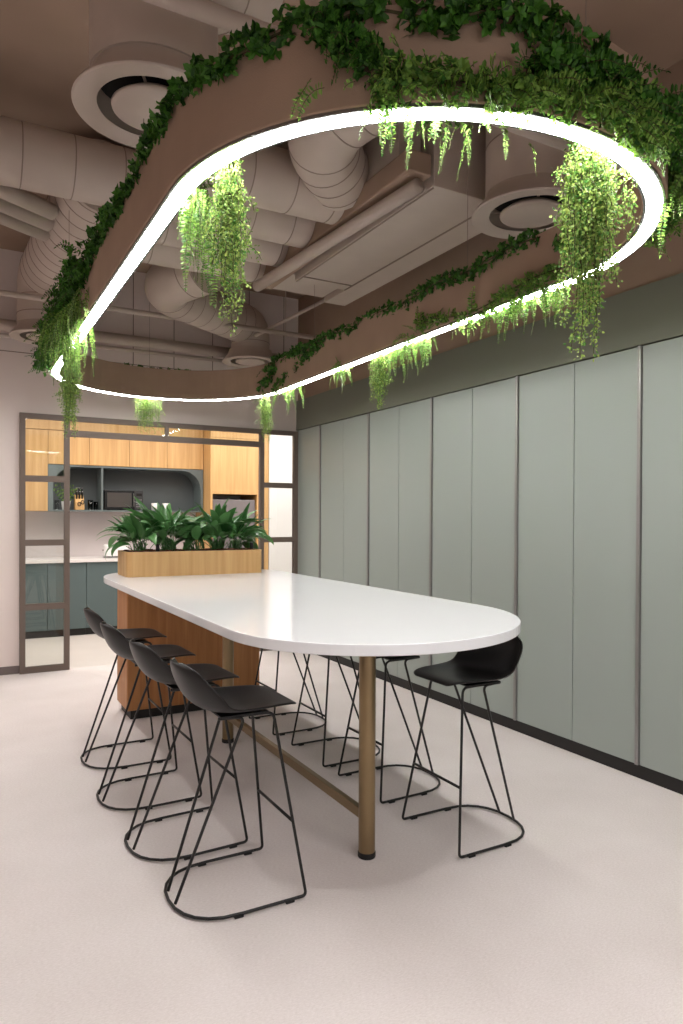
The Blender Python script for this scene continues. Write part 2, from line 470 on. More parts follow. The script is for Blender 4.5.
def copy_thing(src):
    c = src.copy(); col.objects.link(c)
    for ch in list(src.children):
        k = ch.copy(); col.objects.link(k); k.parent = c
        for g in list(ch.children):
            q = g.copy(); col.objects.link(q); q.parent = k
    return c
stool_spots = [  # x, y, rz, label
    (.975, 2.685, 0, 'black bar stool nearest the camera on the left side of the white table'),
    (.932, 3.215, 2, 'black bar stool second from the camera on the left side of the table'),
    (.912, 3.82, 1, 'black bar stool third from the camera on the left side of the table'),
    (.93, 4.47, 0, 'farthest black bar stool on the left side of the table, next to the oak pedestal'),
    (2.175, 2.635, 180, 'right-hand black bar stool nearest the camera, its curved seat showing beyond the table end'),
    (2.182, 3.30, 181, 'black bar stool on the right side, just right of the near bronze leg'),
    (2.168, 3.91, 180, 'right-hand black bar stool third from the camera, partly behind the near bronze leg'),
    (2.148, 4.61, 180, 'farthest black bar stool on the right side of the table, seen under the tabletop'),
]
proto = None
for x, y, rz, l in stool_spots:
    if proto is None: proto = o = make_stool(l)
    else: o = copy_thing(proto)
    o.location = (x, y, 0); o.rotation_euler = (0, 0, R(rz)); o['label'] = l

# ------------------------------------------------------------------ halo pendant
RX, RR, Y0, Y1 = 1.60, .92, 2.36, 5.66
def ring_curve(r, n=40):
    o = []
    for k in range(n + 1):
        a = PI + PI * k / n; o.append((RX + r * math.cos(a), Y0 + r * math.sin(a)))
    for k in range(n + 1):
        a = PI * k / n; o.append((RX + r * math.cos(a), Y1 + r * math.sin(a)))
    return o
def ring_solid(r0, r1, z0, z1, b=None):
    b = b or BM(); a = ring_curve(r0); c = ring_curve(r1); n = len(a)
    q = [[b.verts.new((x, y, z)) for x, y in pp] for pp, z in ((a, z0), (c, z0), (c, z1), (a, z1))]
    for i in range(n):
        j = (i + 1) % n
        for m in range(4):
            b.faces.new((q[m][i], q[m][j], q[(m + 1) % 4][j], q[(m + 1) % 4][i]))
    return b
ZR0, ZR1 = 2.60, 2.875
pd = thing('halo_pendant_light', 'large racetrack-shaped pendant of taupe felt with a bright white light strip underneath', 'pendant light', (0, 0, 0))
obj('felt_band', ring_solid(RR - .042, RR + .042, ZR0 + .012, ZR1), M['felt'], pd, smooth=False, bevel=.004)
obj('light_strip', ring_solid(RR - .026, RR + .026, ZR0, ZR0 + .014), M['led'], pd)['label'] = 'glowing white light strip'
obj('edge_channel', ring_solid(RR + .026, RR + .036, ZR0 + .002, ZR0 + .014), M['steel'], pd)
obj('edge_channel', ring_solid(RR - .036, RR - .026, ZR0 + .002, ZR0 + .014), M['steel'], pd)
for x, y in ((1.60, 1.44), (RX + RR, 3.1), (RX - RR, 2.9), (RX - RR, 5.0), (RX + RR, 5.0), (1.60, 6.58)):
    obj('suspension_wire', tube(BM(), [(x, y, ZR1 - .01), (x, y, ZC)], .0016, 6), M['seam'], pd)

# ring position from arc parameter: side ('L','R','N','F') -> (point, outward)
def ringp(side, t, off=0.0):
    "L/R: t = y ; N/F: t = angle in degrees (N 180..360, F 0..180)"
    if side == 'L': return Vector((RX - RR - off, t, 0)), Vector((-1, 0, 0))
    if side == 'R': return Vector((RX + RR + off, t, 0)), Vector((1, 0, 0))
    a = R(t); c = Vector((math.cos(a), math.sin(a), 0)); yc = Y0 if side == 'N' else Y1
    return Vector((RX, yc, 0)) + c * (RR + off), c
def path_len(side, t0, t1): 
    return abs(t1 - t0) if side in 'LR' else abs(R(t1 - t0)) * RR

def rand_dir(): 
    z = rnd.uniform(-1, 1); a = rnd.uniform(0, 2 * PI); s = math.sqrt(1 - z * z); return Vector((s * math.cos(a), s * math.sin(a), z))
def leaf(r, p, d, n, L, W, fold=.25):
    "small pointed oval leaf: base p, direction d, normal hint n"
    d = d.normalized(); s = d.cross(n)
    s = s.normalized() if s.length > 1e-4 else d.orthogonal().normalized()
    u = s.cross(d)
    i = len(r.v)
    r.v += [p, p + d * L * .30 - s * W * .46 + u * W * fold, p + d * L * .5, p + d * L * .30 + s * W * .46 + u * W * fold,
            p + d * L * .74 - s * W * .40 + u * W * fold * .7, p + d * L * .74 + s * W * .40 + u * W * fold * .7, p + d * L - u * W * .1]
    r.f += [(i, i + 2, i + 1), (i, i + 3, i + 2), (i + 1, i + 2, i + 6, i + 4), (i + 2, i + 3, i + 5, i + 6)]
def rosette(r, p, out, L):
    n = rnd.randint(4, 6); ax = (out + rand_dir() * .8).normalized()
    e = ax.orthogonal().normalized(); f = ax.cross(e); a0 = rnd.uniform(0, 6.3)
    for k in range(n):
        a = a0 + 2 * PI * k / n + rnd.uniform(-.3, .3)
        d = (e * math.cos(a) + f * math.sin(a)) * .85 + ax * rnd.uniform(.2, .7)
        leaf(r, p, d, ax, L * rnd.uniform(.7, 1.15), L * rnd.uniform(.55, .8))
def frond(r, st, p, d, length, ll, down=1.0, step=None, pinna='fern'):
    "arching stem with paired leaflets"
    step = step or ll * .46; n = max(4, int(length / step)); p = p.copy(); d = d.normalized(); path = [p.copy()]
    tw = rand_dir(); tw.z *= .3
    for k in range(n):
        d = (d + Vector((0, 0, -1)) * down * .09 * (1 + k / n) + rand_dir() * (.12 if pinna == 'fern' else .085)).normalized()
        p = p + d * (length / n); path.append(p.copy())
        sd = d.cross(tw); sd = sd.normalized() if sd.length > .05 else d.orthogonal().normalized()
        t = (k + 1) / n
        L = ll * (math.sin(PI * min(.93, .22 + .78 * t)) ** .6 if pinna == 'fern' else rnd.uniform(.6, 1.1))
        if pinna == 'fern':
            for s in (-1, 1): leaf(r, p, sd * s + d * .25 + rand_dir() * .3, sd.cross(d) + rand_dir() * .4, L * rnd.uniform(.75, 1.15), L * .42, .12)
        else:
            for s in range(2):
                dd = (rand_dir() + d * .3).normalized(); q = p + dd * rnd.uniform(.002, .016)
                leaf(r, q, dd, rand_dir(), L, L * .72, .1)
    leaf(r, p, d, tw, ll * .6, ll * .3)
    tube(st, path[::2] + ([path[-1]] if (len(path) - 1) % 2 else []), .0011, 3, caps=False)

def garland(label, side, t0, t1, zfun, thick, dens, L, off=.03, matn='ivy', swirl=.0, name='leaf_garland', ferns=0, fl=.12):
    t = thing(name, label, 'garland', (0, 0, 0))
    r = Raw(); st = BM(); n = max(6, int(path_len(side, t0, t1) * dens)); path = []
    pts0 = []
    for k in range(n):
        u = k / (n - 1); tt = t0 + (t1 - t0) * u
        p, o = ringp(side, tt, off + .012 * math.sin(9 * u + L * 100))
        z = zfun(u); c = p + Vector((0, 0, z)); pts0.append((c, o))
        if k % 12 == 0: path.append(c + o * .01)
        q = c + rand_dir() * thick * rnd.uniform(.1, 1.0) ** .6
        q = q + o * max(0, .045 - off) * .3
        rosette(r, q, (o * .8 + Vector((0, 0, rnd.uniform(-.8, .5)))), L * rnd.uniform(.8, 1.2))
    if len(path) > 2: tube(st, path, .004, 5)
    for k in range(ferns):
        c, o = pts0[rnd.randrange(len(pts0))]
        frond(r, st, c + rand_dir() * thick * .4, o * rnd.uniform(.3, 1.2) + rand_dir() * .7, rnd.uniform(.5, 1.2) * fl, .026, 1.1)
    # rest point of the thing on the band
    r.build('leaves', M[matn], t); obj('vine', st, M['stem'], t)
    return t
def hanging(label, p, length, spread, n, kind, ll=None, out=(0, 0, 0), name='hanging_vine', matn=None, along=None, grow=1.0):
    t = thing(name, label, 'hanging plant', tuple(p), 0, 'greenery hanging from the pendant')
    if kind == 'fern': length *= 1.35; n = int(n * 1.3)
    r = Raw(); st = BM(); along = Vector(along) if along else Vector((1, 0, 0))
    for k in range(n):
        q = along * rnd.gauss(0, .55) * spread + Vector((rnd.uniform(-.02, .02), rnd.uniform(-.02, .02), rnd.uniform(-.02, .03)))
        ln = length * (rnd.uniform(.88, 1.0) if k < 3 else rnd.triangular(.18, .95, .5))
        if kind == 'fern':
            frond(r, st, q, Vector(out) * .8 + rand_dir() * .8 + Vector((0, 0, -.4)), ln, (ll or .019) * rnd.uniform(.7, 1.2), rnd.uniform(.7, 1.6))
        else:
            frond(r, st, q, rand_dir() * .38 + Vector(out) * .3 + Vector((0, 0, -1)), ln, ll or .0105, rnd.uniform(.8, 1.8), step=.006, pinna='dot')
            if ln > .2:
                for _ in range(3):
                    frond(r, st, q + Vector((rnd.gauss(0, .012), rnd.gauss(0, .012), -rnd.uniform(.2, .85) * ln)), rand_dir() + Vector((0, 0, -.3)), rnd.uniform(.04, .10), ll or .0105, 1.2, step=.006, pinna='dot')
    r.build('leaves', M[matn or ('fern' if kind == 'fern' else 'strand')], t); obj('stems', st, M['stem'], t)
    return t
zt = ZR1 + .0
# top garlands
G = garland
G('ivy garland running along the top edge of the left side of the pendant', 'L', 2.36, 4.35, lambda u: zt - .015 + .012 * math.sin(14 * u), .052, 230, .03, .035)
G('ivy garland along the top edge at the near left curve of the pendant', 'N', 180, 226, lambda u: zt - .02 + .015 * math.sin(9 * u), .052, 250, .03, .035)
G('dark ivy garland along the top edge of the near curve, right of the swag', 'N', 224, 270, lambda u: zt - .035 + .022 * math.sin(12 * u), .06, 260, .032, .045)
G('thick fern and ivy garland draped down the outer far left side of the pendant', 'L', 3.9, 5.75, lambda u: zt - .02 - .20 * u ** 1.3, .10, 480, .028, .07, ferns=130)
G('dark ivy swag falling from the top edge towards the light strip on the near curve', 'N', 222, 233, lambda u: zt - .03 - .17 * u, .055, 900, .024, .05, ferns=20)
G('dense fern garland along the lower outer edge of the near curve', 'N', 231, 285, lambda u: ZR0 + .05 + .012 * math.sin(11 * u), .055, 420, .022, .055, ferns=190, matn='fern', fl=.11)
G('thick leafy mass wrapping the near right curve from top edge to light strip', 'N', 256, 300, lambda u: ZR0 + .12 + .02 * math.sin(7 * u), .072, 1000, .025, .06, ferns=80)
G('leafy clump on the outer right side of the near curve', 'N', 290, 335, lambda u: ZR0 + .15 - .05 * u, .085, 560, .025, .10, ferns=70, matn='fern')
G('slim ivy garland along the top edge of the straight right side of the pendant', 'R', 2.5, 5.3, lambda u: zt - .02 + .012 * math.sin(26 * u), .052, 430, .026, -.06)
G('ivy strand falling down the inner face at the near end of the right side', 'N', 344, 360, lambda u: zt - .06 - .10 * math.sin(3 * u), .07, 620, .026, -.06)
G('fern garland resting along the light strip on the inner right side', 'R', 2.20, 3.5, lambda u: ZR0 + .045 + .02 * math.sin(8 * u), .05, 420, .02, -.06, ferns=80, matn='fern', fl=.12)
G('ivy swag draped diagonally over the inner face at the far right', 'R', 4.75, 5.7, lambda u: zt - .03 - .21 * u, .045, 420, .026, -.055)
G('ivy garland along the top edge at the far right end of the pendant', 'R', 5.2, 5.75, lambda u: zt - .0, .05, 420, .026, -.045)
G('ivy clump hanging down the inner face where the right side meets the far curve', 'F', 1, 13, lambda u: ZR0 + .24 - .16 * u, .085, 1100, .026, -.06, ferns=14)
G('few sparse ivy leaves peeking over the top of the far curve', 'F', 66, 108, lambda u: zt + .0, .02, 50, .026, .0)
# hanging pieces
def at(side, t, z, off=0): p, o = ringp(side, t, off); p.z = z; return p
hanging('long pale green vine hanging inside the near left curve', at('N', 196, ZR0 + .0, -.05), .52, .06, 44, 'dot', out=(.1, 0, 0), along=(0, 1, 0))
hanging('bushy bright fern beside the long vine inside the near left curve', at('L', 2.38, ZR0 + .0, -.05), .27, .08, 26, 'fern', out=(.3, .0, 0), along=(0, 1, 0))
hanging('longest vine, hanging from the near right curve across the light strip', at('N', 274, ZR0 + .01, -.04), .68, .05, 46, 'dot', out=(0, .1, 0), ll=.0115)
hanging('bushy shorter vine beside the longest one at the near right curve', at('N', 277, ZR0 + .01, -.05), .34, .09, 44, 'dot', out=(.1, .1, 0), ll=.0115)
hanging('small fern sprays dangling below the light strip at the top of the near curve', at('N', 238, ZR0 + .03, -.01), .15, .20, 26, 'fern', along=(1, -.1, 0), ll=.017)
hanging('fern cluster hanging outside the right curve at the edge of the photo', at('N', 308, ZR0 + .10, .09), .22, .14, 22, 'fern', along=(.3, 1, 0))
hanging('bright fern and vine cluster hanging over the light strip at the far left', at('L', 4.60, ZR0 + .12, .05), .36, .42, 110, 'fern', along=(0, 1, 0), out=(-.1, 0, 0))
hanging('long vine hanging below the far left corner of the pendant', at('L', 4.95, ZR0 + .02, .0), .62, .13, 60, 'dot', along=(0, 1, 0))
hanging('small vine hanging from the middle of the far curve, in front of the partition', at('F', 91, ZR0 + .02, .0), .38, .08, 26, 'dot', along=(1, 0, 0))
hanging('vine hanging at the right of the far curve, in front of the glazed partition', at('F', 16, ZR0 + .02, .0), .48, .07, 30, 'dot', along=(.3, 1, 0))
hanging('yellow-green fern spray under the light strip beside the far right vine', at('R', 5.45, ZR0 + .02, .0), .20, .16, 20, 'fern', along=(0, 1, 0))
hanging('small pale fern under the right light strip, in front of the third cupboard', at('R', 4.55, ZR0 + .01, .0), .16, .15, 16, 'fern', along=(0, 1, 0))
hanging('vine hanging under the middle of the right light strip', at('R', 4.02, ZR0 + .01, .0), .40, .06, 30, 'dot', along=(0, 1, 0))
hanging('row of fern fronds under the right light strip, right of the middle vine', at('R', 3.66, ZR0 + .01, .0), .20, .22, 34, 'fern', along=(0, 1, 0))
hanging('yellow-green ferns under the right light strip near the longest vine', at('R', 2.62, ZR0 + .02, -.02), .19, .30, 44, 'fern', along=(0, 1, 0))

# ------------------------------------------------------------------ ceiling services
def duct(name, label, path, r, ridge=.3, cat='duct', parent=None, seam=True, caps=True):
    "round duct whose joint beads are part of the same surface"
    pth = [Vector(p) for p in path]; out = []; marks = []; acc = 0; nxt = ridge * .5
    for i in range(len(pth) - 1):
        a, b_ = pth[i], pth[i + 1]; L = (b_ - a).length
        if L < 1e-5: continue
        dr = (b_ - a) / L
        out.append((a, 0))
        while seam and acc + L > nxt:
            t = nxt - acc
            if .006 < t < L - .006:
                c = a + dr * t
                out += [(c - dr * .0035, 0), (c - dr * .003, 1), (c + dr * .003, 1), (c + dr * .0035, 0)]
            nxt += ridge
        acc += L
    out.append((pth[-1], 0))
    bm = BM(); seg = 36; rings = []; prev = None; P = [o[0] for o in out]; N = len(P)
    for i, (q, m_) in enumerate(out):
        t = (P[1] - P[0]) if i == 0 else (P[-1] - P[-2]) if i == N - 1 else (P[i + 1] - P[i]).normalized() + (P[i] - P[i - 1]).normalized()
        t.normalize()
        u = t.orthogonal().normalized() if prev is None else (prev - t * prev.dot(t)).normalized()
        prev = u; w = t.cross(u); rr = r + (.0025 if m_ else 0)
        rings.append([bm.verts.new(q + (u * math.cos(2 * PI * k / seg) + w * math.sin(2 * PI * k / seg)) * rr) for k in range(seg)])
    for i in range(N - 1):
        for k in range(seg):
            f_ = bm.faces.new((rings[i][k], rings[i][(k + 1) % seg], rings[i + 1][(k + 1) % seg], rings[i + 1][k]))
            f_.material_index = 1 if (out[i][1] or out[i + 1][1]) else 0
    if caps: bm.faces.new(rings[0][::-1]); bm.faces.new(rings[-1])
    o = obj(name, bm, M['duct'], parent, smooth=True); o.data.materials.append(M['seam'])
    for f_ in o.data.polygons:
        if len(f_.vertices) > 4: f_.use_smooth = False
    o.data.set_sharp_from_angle(angle=R(35))
    if parent is None: tag(o, label, cat)
    return o
ends = [(3.99, 1.12), (4.45, XL), (4.88, 1.14), (5.30, 1.14)]
dl = ['nearest of the parallel round taupe ducts seen through the pendant',
      'long round taupe duct crossing the ceiling from the left edge behind the pendant',
      'third parallel round taupe duct seen through the pendant',
      'farthest parallel round taupe duct, beyond the hanging vine']
for (y, x0), l in zip(ends, dl):
    duct('air_duct', l, [(x0, y, 3.578), (2.165, y, 3.578)], .178, .28)
# round diffusers with drop ducts
def diffuser(x, y, z, r, label, drop, rd=.235, ridge=.12):
    t = thing('ceiling_diffuser', label, 'air diffuser', (x, y, z))
    k = r / .31
    b = lathe(BM(), [(.31 * k, 0), (.315 * k, .008), (.30 * k, .03), (.25 * k, .085), (.235 * k, .13), (.228 * k, .13), (.235 * k, .07), (.235 * k, .03), (.22 * k, .012), (.255 * k, 0)], seg=64, closed=True)
    obj('outer_cone', b, M['duct'], t, smooth=True, bevel=.002)
    b = lathe(BM(), [(0, .0), (.15 * k, 0), (.165 * k, .006), (.168 * k, .016), (.12 * k, .05), (0, .06)], seg=56)
    obj('centre_disc', b, M['duct'], t, smooth=True)
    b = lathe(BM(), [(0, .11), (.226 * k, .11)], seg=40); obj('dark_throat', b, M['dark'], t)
    b = BM()
    for a in (0, 120, 240):
        tube(b, [(.10 * k * math.cos(R(a)), .10 * k * math.sin(R(a)), .04), (.22 * k * math.cos(R(a)), .22 * k * math.sin(R(a)), .07)], .006, 6)
    obj('bracket', b, M['duct'], t)
    pth = fillet([(x, y, z + .12)] + drop, .42, 10)
    dd = duct('drop_duct', '', [Vector(p) - Vector((x, y, z)) for p in pth], rd, ridge, parent=t, caps=True)
    return t
diffuser(.71, 2.84, 3.12, .31, 'round taupe ceiling diffuser on a wide duct at the upper left of the photo', [(.71, 2.84, 3.74), (1.15, 2.95, 3.95)], .25, .5)
diffuser(2.77, 2.86, 3.15, .32, 'round taupe ceiling diffuser on a wide duct at the upper right, above the inner ivy', [(2.77, 2.86, 3.95)], .25, .5)
diffuser(2.74, 6.93, 3.12, .29, 'round taupe ceiling diffuser under a curled flexible duct above the far right of the pendant', [(2.74, 6.93, 3.50), (1.55, 6.15, 3.50), (1.82, 5.58, 3.54)], .20, .16)
diffuser(.74, 6.93, 3.12, .30, 'round taupe ceiling diffuser on a vertical duct at the far left', [(.74, 6.93, 3.68), (.86, 4.78, 3.72)], .24, .16)
duct('flexible_duct', 'thick bent flexible duct looping beside the near end of the ceiling box', fillet([(2.05, 2.75, 3.78), (1.72, 3.45, 3.62), (2.12, 3.84, 3.61)], .4, 12), .20, .13)

# rectangular ceiling unit
bxu = thing('ceiling_unit', 'long rectangular taupe air handling box under the ceiling, seen through the pendant', 'air unit', (0, 0, 0))
b = bx(2.345, 2.80, 3.18, 5.0, 3.35, 3.78); obj('casing', b, M['duct'], bxu, bevel=.004)
b = BM(); box(b, 2.35, 2.795, 4.86, 4.872, 3.344, 3.35); box(b, 2.785, 2.795, 3.2, 4.99, 3.344, 3.35); box(b, 2.352, 2.360, 3.2, 4.99, 3.344, 3.35)
obj('panel_seam', b, M['seam'], bxu)
obj('side_channel', bx(2.815, 3.02, 3.0, 5.4, 3.36, 3.62), M['duct'], bxu, bevel=.004)
obj('inlet_box', bx(2.19, 2.34, 3.3, 3.98, 3.53, 3.80), M['duct'], bxu, bevel=.004)
obj('end_flange', bx(2.30, 2.80, 5.0, 5.40, 3.40, 3.60), M['duct'], bxu, bevel=.004)
tag(obj('ceiling_beam', bx(2.17, 2.33, 3.18, 5.42, 3.395, 3.52), M['taupe'], bevel=.01), 'narrow ragged beam running beside the rectangular ceiling box, where the parallel ducts end', 'beam')
tag(obj('service_pipe', tube(BM(), [(2.25, 3.2, 3.335), (2.12, 5.22, 3.335)], .042, 20), M['duct'], smooth=True), 'thick taupe pipe running below the ragged beam', 'pipe')
def pipe(label, path, r, hang=None):
    t = obj('ceiling_pipe', tube(BM(), path, r, 18), M['duct'], smooth=True); tag(t, label, 'pipe')
    if hang:
        for p in hang:
            obj('hanger_rod', tube(BM(), [p, (p[0], p[1], ZC)], .004, 8), M['duct'], t)
    return t
pipe('thin taupe pipe crossing in front of the back ducts', [(XL, 6.5, 3.36), (3.3, 6.5, 3.36)], .024, [(2.95, 6.5, 3.36), (-.8, 6.5, 3.36)])
pipe('wide taupe pipe just in front of the back wall, behind the drop ducts', [(XL, 7.18, 3.26), (XR, 7.18, 3.26)], .055)
pipe('thin taupe pipe low along the back wall', [(XL, 7.2, 3.17), (XR, 7.2, 3.17)], .018)
pipe('short sprinkler pipe slanting at the far right behind the ceiling box', [(2.7, 6.7, 3.35), (3.40, 6.0, 3.75)], .018)
pipe('taupe pipe across the top left corner, passing in front of the wide duct', [(.2, 2.42, 3.29), (3.4, 2.42, 3.29)], .034)
for i, (y, z) in enumerate(((4.97, 3.58), (5.19, 3.58), (5.40, 3.58))):
    pipe(('nearest', 'middle', 'farthest')[i] + ' of three slanting hoses at the left edge below the long duct',
         [(.27 - (y - 4.72) / .52 * .854, 4.72, z), (.60, y + .20, z)], .055)
t = thing('sprinkler_head', 'small round sprinkler head on the ceiling at the top left edge', 'sprinkler', (.45, 2.55, ZC - .16))
obj('cover_plate', lathe(BM(), [(0, .12), (.05, .12), (.05, .13), (0, .16)], seg=28), M['duct'], t, smooth=True)
obj('head', lathe(BM(), [(0, 0), (.03, 0), (.034, .01), (.014, .03), (.012, .12), (0, .12)], seg=24), M['duct'], t, smooth=True)

# ------------------------------------------------------------------ kitchen
xs = [-.798, -.345, .108, .561, 1.014, 1.467, 1.92, 2.373, 2.83, 3.03]
nm = ['teal base cupboard hidden far left', 'teal base cupboard hidden left', 'teal base cupboard left of the glazed panel', 'teal base cupboard behind the left glass panel',
      'teal base cupboard directly right of the left partition post', 'teal base cupboard behind the left end of the oak pedestal', 'teal base cupboard behind the planter',
      'teal base cupboard behind the middle of the pedestal', 'narrow teal base cupboard next to the tall oak housing']
for i in range(3, 9):
    t = thing('base_cupboard', nm[i], 'cupboard', (xs[i], 9.25, 0), 0)
    w = xs[i + 1] - xs[i]
    obj('carcass', bx(0.001, w - .001, .02, KY - 9.25 - .003, .09, .918), M['base'], t)
    obj('door', bx(.003, w - .003, 0, .02, .092, .915), M['base'], t, bevel=.0015)
    obj('plinth', bx(0.001, w - .001, .05, .07, 0, .09), M['black'], t)
tag(obj('kitchen_worktop', bx(xs[3], 3.03, 9.225, KY - .002, .92, .958), M['stone'], bevel=.002), 'continuous white stone worktop over the teal base cupboards', 'worktop')
ux = [.54, 1.046, 1.541, 2.046, 2.551, 3.06]
un = ['tall oak wall cupboard behind the left glass panel', 'oak wall cupboard behind the left partition post, above the niche corner', 'oak wall cupboard above the knife block',
      'oak wall cupboard above the microwave', 'oak wall cupboard directly left of the deeper oak housing']
for i in range(5):
    z0 = 1.56 if i == 0 else 2.155
    t = thing('wall_cupboard', un[i], 'cupboard', (ux[i], 9.5, z0))
    w = ux[i + 1] - ux[i]; h = 2.583 - z0
    obj('carcass', bx(.001, w - .001, .02, KY - 9.5 - .003, 0, h), M['woodk'], t)
    obj('door', bx(.003, w - .003, 0, .02, .002, h - .003), M['woodk'], t, bevel=.0015)
tag(obj('cupboard_top_panel', bx(.54, 3.06, 9.5, KY - .003, 2.588, 2.998), M['woodk'], bevel=.0015), 'oak filler panel above the row of wall cupboards', 'panel')
# open niche shelf with rounded upper corners
nx = thing('niche_shelf', 'open teal-grey shelf niche with rounded upper corners between wall cupboards and backsplash', 'shelf', (1.046, 9.5, 1.56))
W_ = 3.06 - 1.048; Hn = .59; Dn = KY - 9.5 - .004
oa = .06; ob = W_ - .035; ot = Hn - .022; rc = .26
pin = [(ob, .018)]
for k in range(13):
    a = PI / 2 * k / 12; pin.append((ob - rc + rc * math.cos(a), ot - rc + rc * math.sin(a)))
for k in range(13):
    a = PI / 2 + PI / 2 * k / 12; pin.append((oa + rc + rc * math.cos(a), ot - rc + rc * math.sin(a)))
pin.append((oa, .018))
pout = [(W_, 0)]
for k in range(13): 
    t_ = k / 12; pout.append((W_, Hn) if t_ >= .5 else (W_, Hn * 2 * t_ if k else .3 * Hn))
pout = [(W_, .018)] + [(W_, Hn * (.3 + .7 * min(1, k / 6))) if k <= 6 else (W_ - (W_ / 2 - .2) * (k - 6) / 6, Hn) for k in range(13)]
left = [(W_ - x, z) for x, z in pout[::-1]]
pout = pout + left
b = BM()
def v3(x, z, y): return b.verts.new((x, y, z))
n = len(pin)
Fi = [v3(x, z, 0) for x, z in pin]; Fo = [v3(x, z, 0) for x, z in pout]; Bi = [v3(x, z, Dn) for x, z in pin]; Bo = [v3(x, z, Dn) for x, z in pout]
for i in range(n - 1):
    b.faces.new((Fi[i], Fi[i + 1], Fo[i + 1], Fo[i])); b.faces.new((Fi[i], Bi[i], Bi[i + 1], Fi[i + 1])); b.faces.new((Fo[i], Fo[i + 1], Bo[i + 1], Bo[i]))
obj('niche_surround', b, M['niche'], nx)
obj('shelf_board', bx(0, W_, 0, Dn, 0, .018), M['niche'], nx)
obj('back_panel', bx(.005, W_ - .005, Dn - .012, Dn - .002, .02, Hn - .004), M['nicheback'], nx)
obj('divider', bx(.645, .668, .0, Dn - .014, .018, Hn - .024), M['niche'], nx)
# tall oak housing and fridge
hs = thing('tall_housing', 'tall oak fridge housing deeper than the cupboards beside it', 'cupboard', (3.065, 9.2, 0))
obj('side_panel', bx(0, .03, 0, KY - 9.203, 0, 2.998), M['woodk'], hs)
obj('side_panel', bx(.68, .855, 0, KY - 9.203, 0, 2.998), M['woodk'], hs)
obj('top_box', bx(.03, .68, .02, KY - 9.203, 1.81, 2.998), M['woodk'], hs)
obj('door', bx(.032, .678, 0, .02, 1.81, 2.58), M['woodk'], hs, bevel=.0015)
obj('door', bx(.032, .678, 0, .02, 2.584, 2.996), M['woodk'], hs, bevel=.0015)
fg = thing('fridge', 'grey fridge built into the oak housing behind the plants', 'fridge', (3.11, 9.24, 0))
obj('body', bx(0, .62, .045, .60, .0, 1.735), M['dark'], fg)
obj('door', bx(0, .62, 0, .042, .62, 1.735), M['fridge'], fg, bevel=.004); obj('door', bx(0, .62, 0, .042, .03, .61), M['fridge'], fg, bevel=.004)
# microwave
mw = thing('microwave', 'black microwave oven in the niche right of the divider', 'microwave', (1.735, 9.51, 1.579))
obj('body', bx(0, .50, .02, .32, .008, .262), M['micro'], mw, bevel=.004)
mdr = obj('door', bx(0.002, .385, 0, .02, .01, .26), M['micro'], mw, bevel=.002)
obj('door_window', bx(.03, .345, -.002, .001, .04, .232), mat('microwave_window', rgb(70, 66, 64), .12), mdr)
cpl = obj('control_panel', bx(.388, .498, 0, .02, .01, .26), mat('control_panel', rgb(50, 50, 52), .3), mw, bevel=.002)
obj('handle', tube(BM(), fillet([(.368, 0, .05), (.368, -.03, .05), (.368, -.03, .22), (.368, 0, .22)], .01), .005, 8), M['steel'], mdr, smooth=True)
bb = BM()
for i in range(4):
    for j in range(3): box(bb, .405 + j * .027, .425 + j * .027, -.002, .001, .04 + i * .03, .058 + i * .03)
obj('keypad', bb, M['fridge'], cpl); obj('display', bx(.405, .48, -.002, .001, .19, .225), M['dark'], cpl)
for x in (.04, .44): obj('foot', bx(x, x + .03, .04, .07, 0, .008), M['rubber'], mw)
# knife block and knives
kb = thing('knife_block', 'light wood knife block in the left part of the niche', 'knife block', (1.43, 9.58, 1.579))
b = BM(); pr = [(-.07, 0), (.055, 0), (.055, .10), (-.035, .20), (-.07, .185)]
vs = [[b.verts.new((x, -y if True else y, z)) for y, z in pr] for x in (-.055, .055)]
b.faces.new(vs[0]); b.faces.new(vs[1][::-1])
for i in range(5): b.faces.new((vs[0][i], vs[1][i], vs[1][(i + 1) % 5], vs[0][(i + 1) % 5]))
obj('block', b, M['woodk'], kb, bevel=.004)
k = 0
pos = ['upper left', 'upper middle', 'upper right', 'lower left', 'lower middle', 'lower right']
for row, (yy, zz) in enumerate(((.035, .195), (-.005, .148))):
    for j in range(3):
        x = 1.43 - .034 + j * .034; y = 9.58 + yy - .01; z = 1.579 + zz
        kk = thing('kitchen_knife', pos[k] + ' black-handled knife in the wood block', 'knife', (x, y, z), 0, 'knives in the wood block')
        obj('handle', tube(BM(), [(0, .012, -.02), (0, -.012, .045), (0, -.028, .085)], lambda u: .009 + .003 * u, 8), M['rubber'], kk, smooth=True)
        obj('end_cap', tube(BM(), [(0, -.028, .085), (0, -.031, .092)], .0115, 8), M['steel'], kk, smooth=True); k += 1
sc = thing('scissors', 'black-handled kitchen scissors in the front of the wood block', 'scissors', (1.44, 9.505, 1.665))
for s in (-1, 1):
    cc = [(s * .02 + .018 * math.cos(a), 0, .012 * s + .024 * math.sin(a)) for a in [2 * PI * q / 14 for q in range(14)]]
    obj('handle', tube(BM(), cc, .005, 6, closed=True), M['rubber'], sc, smooth=True)
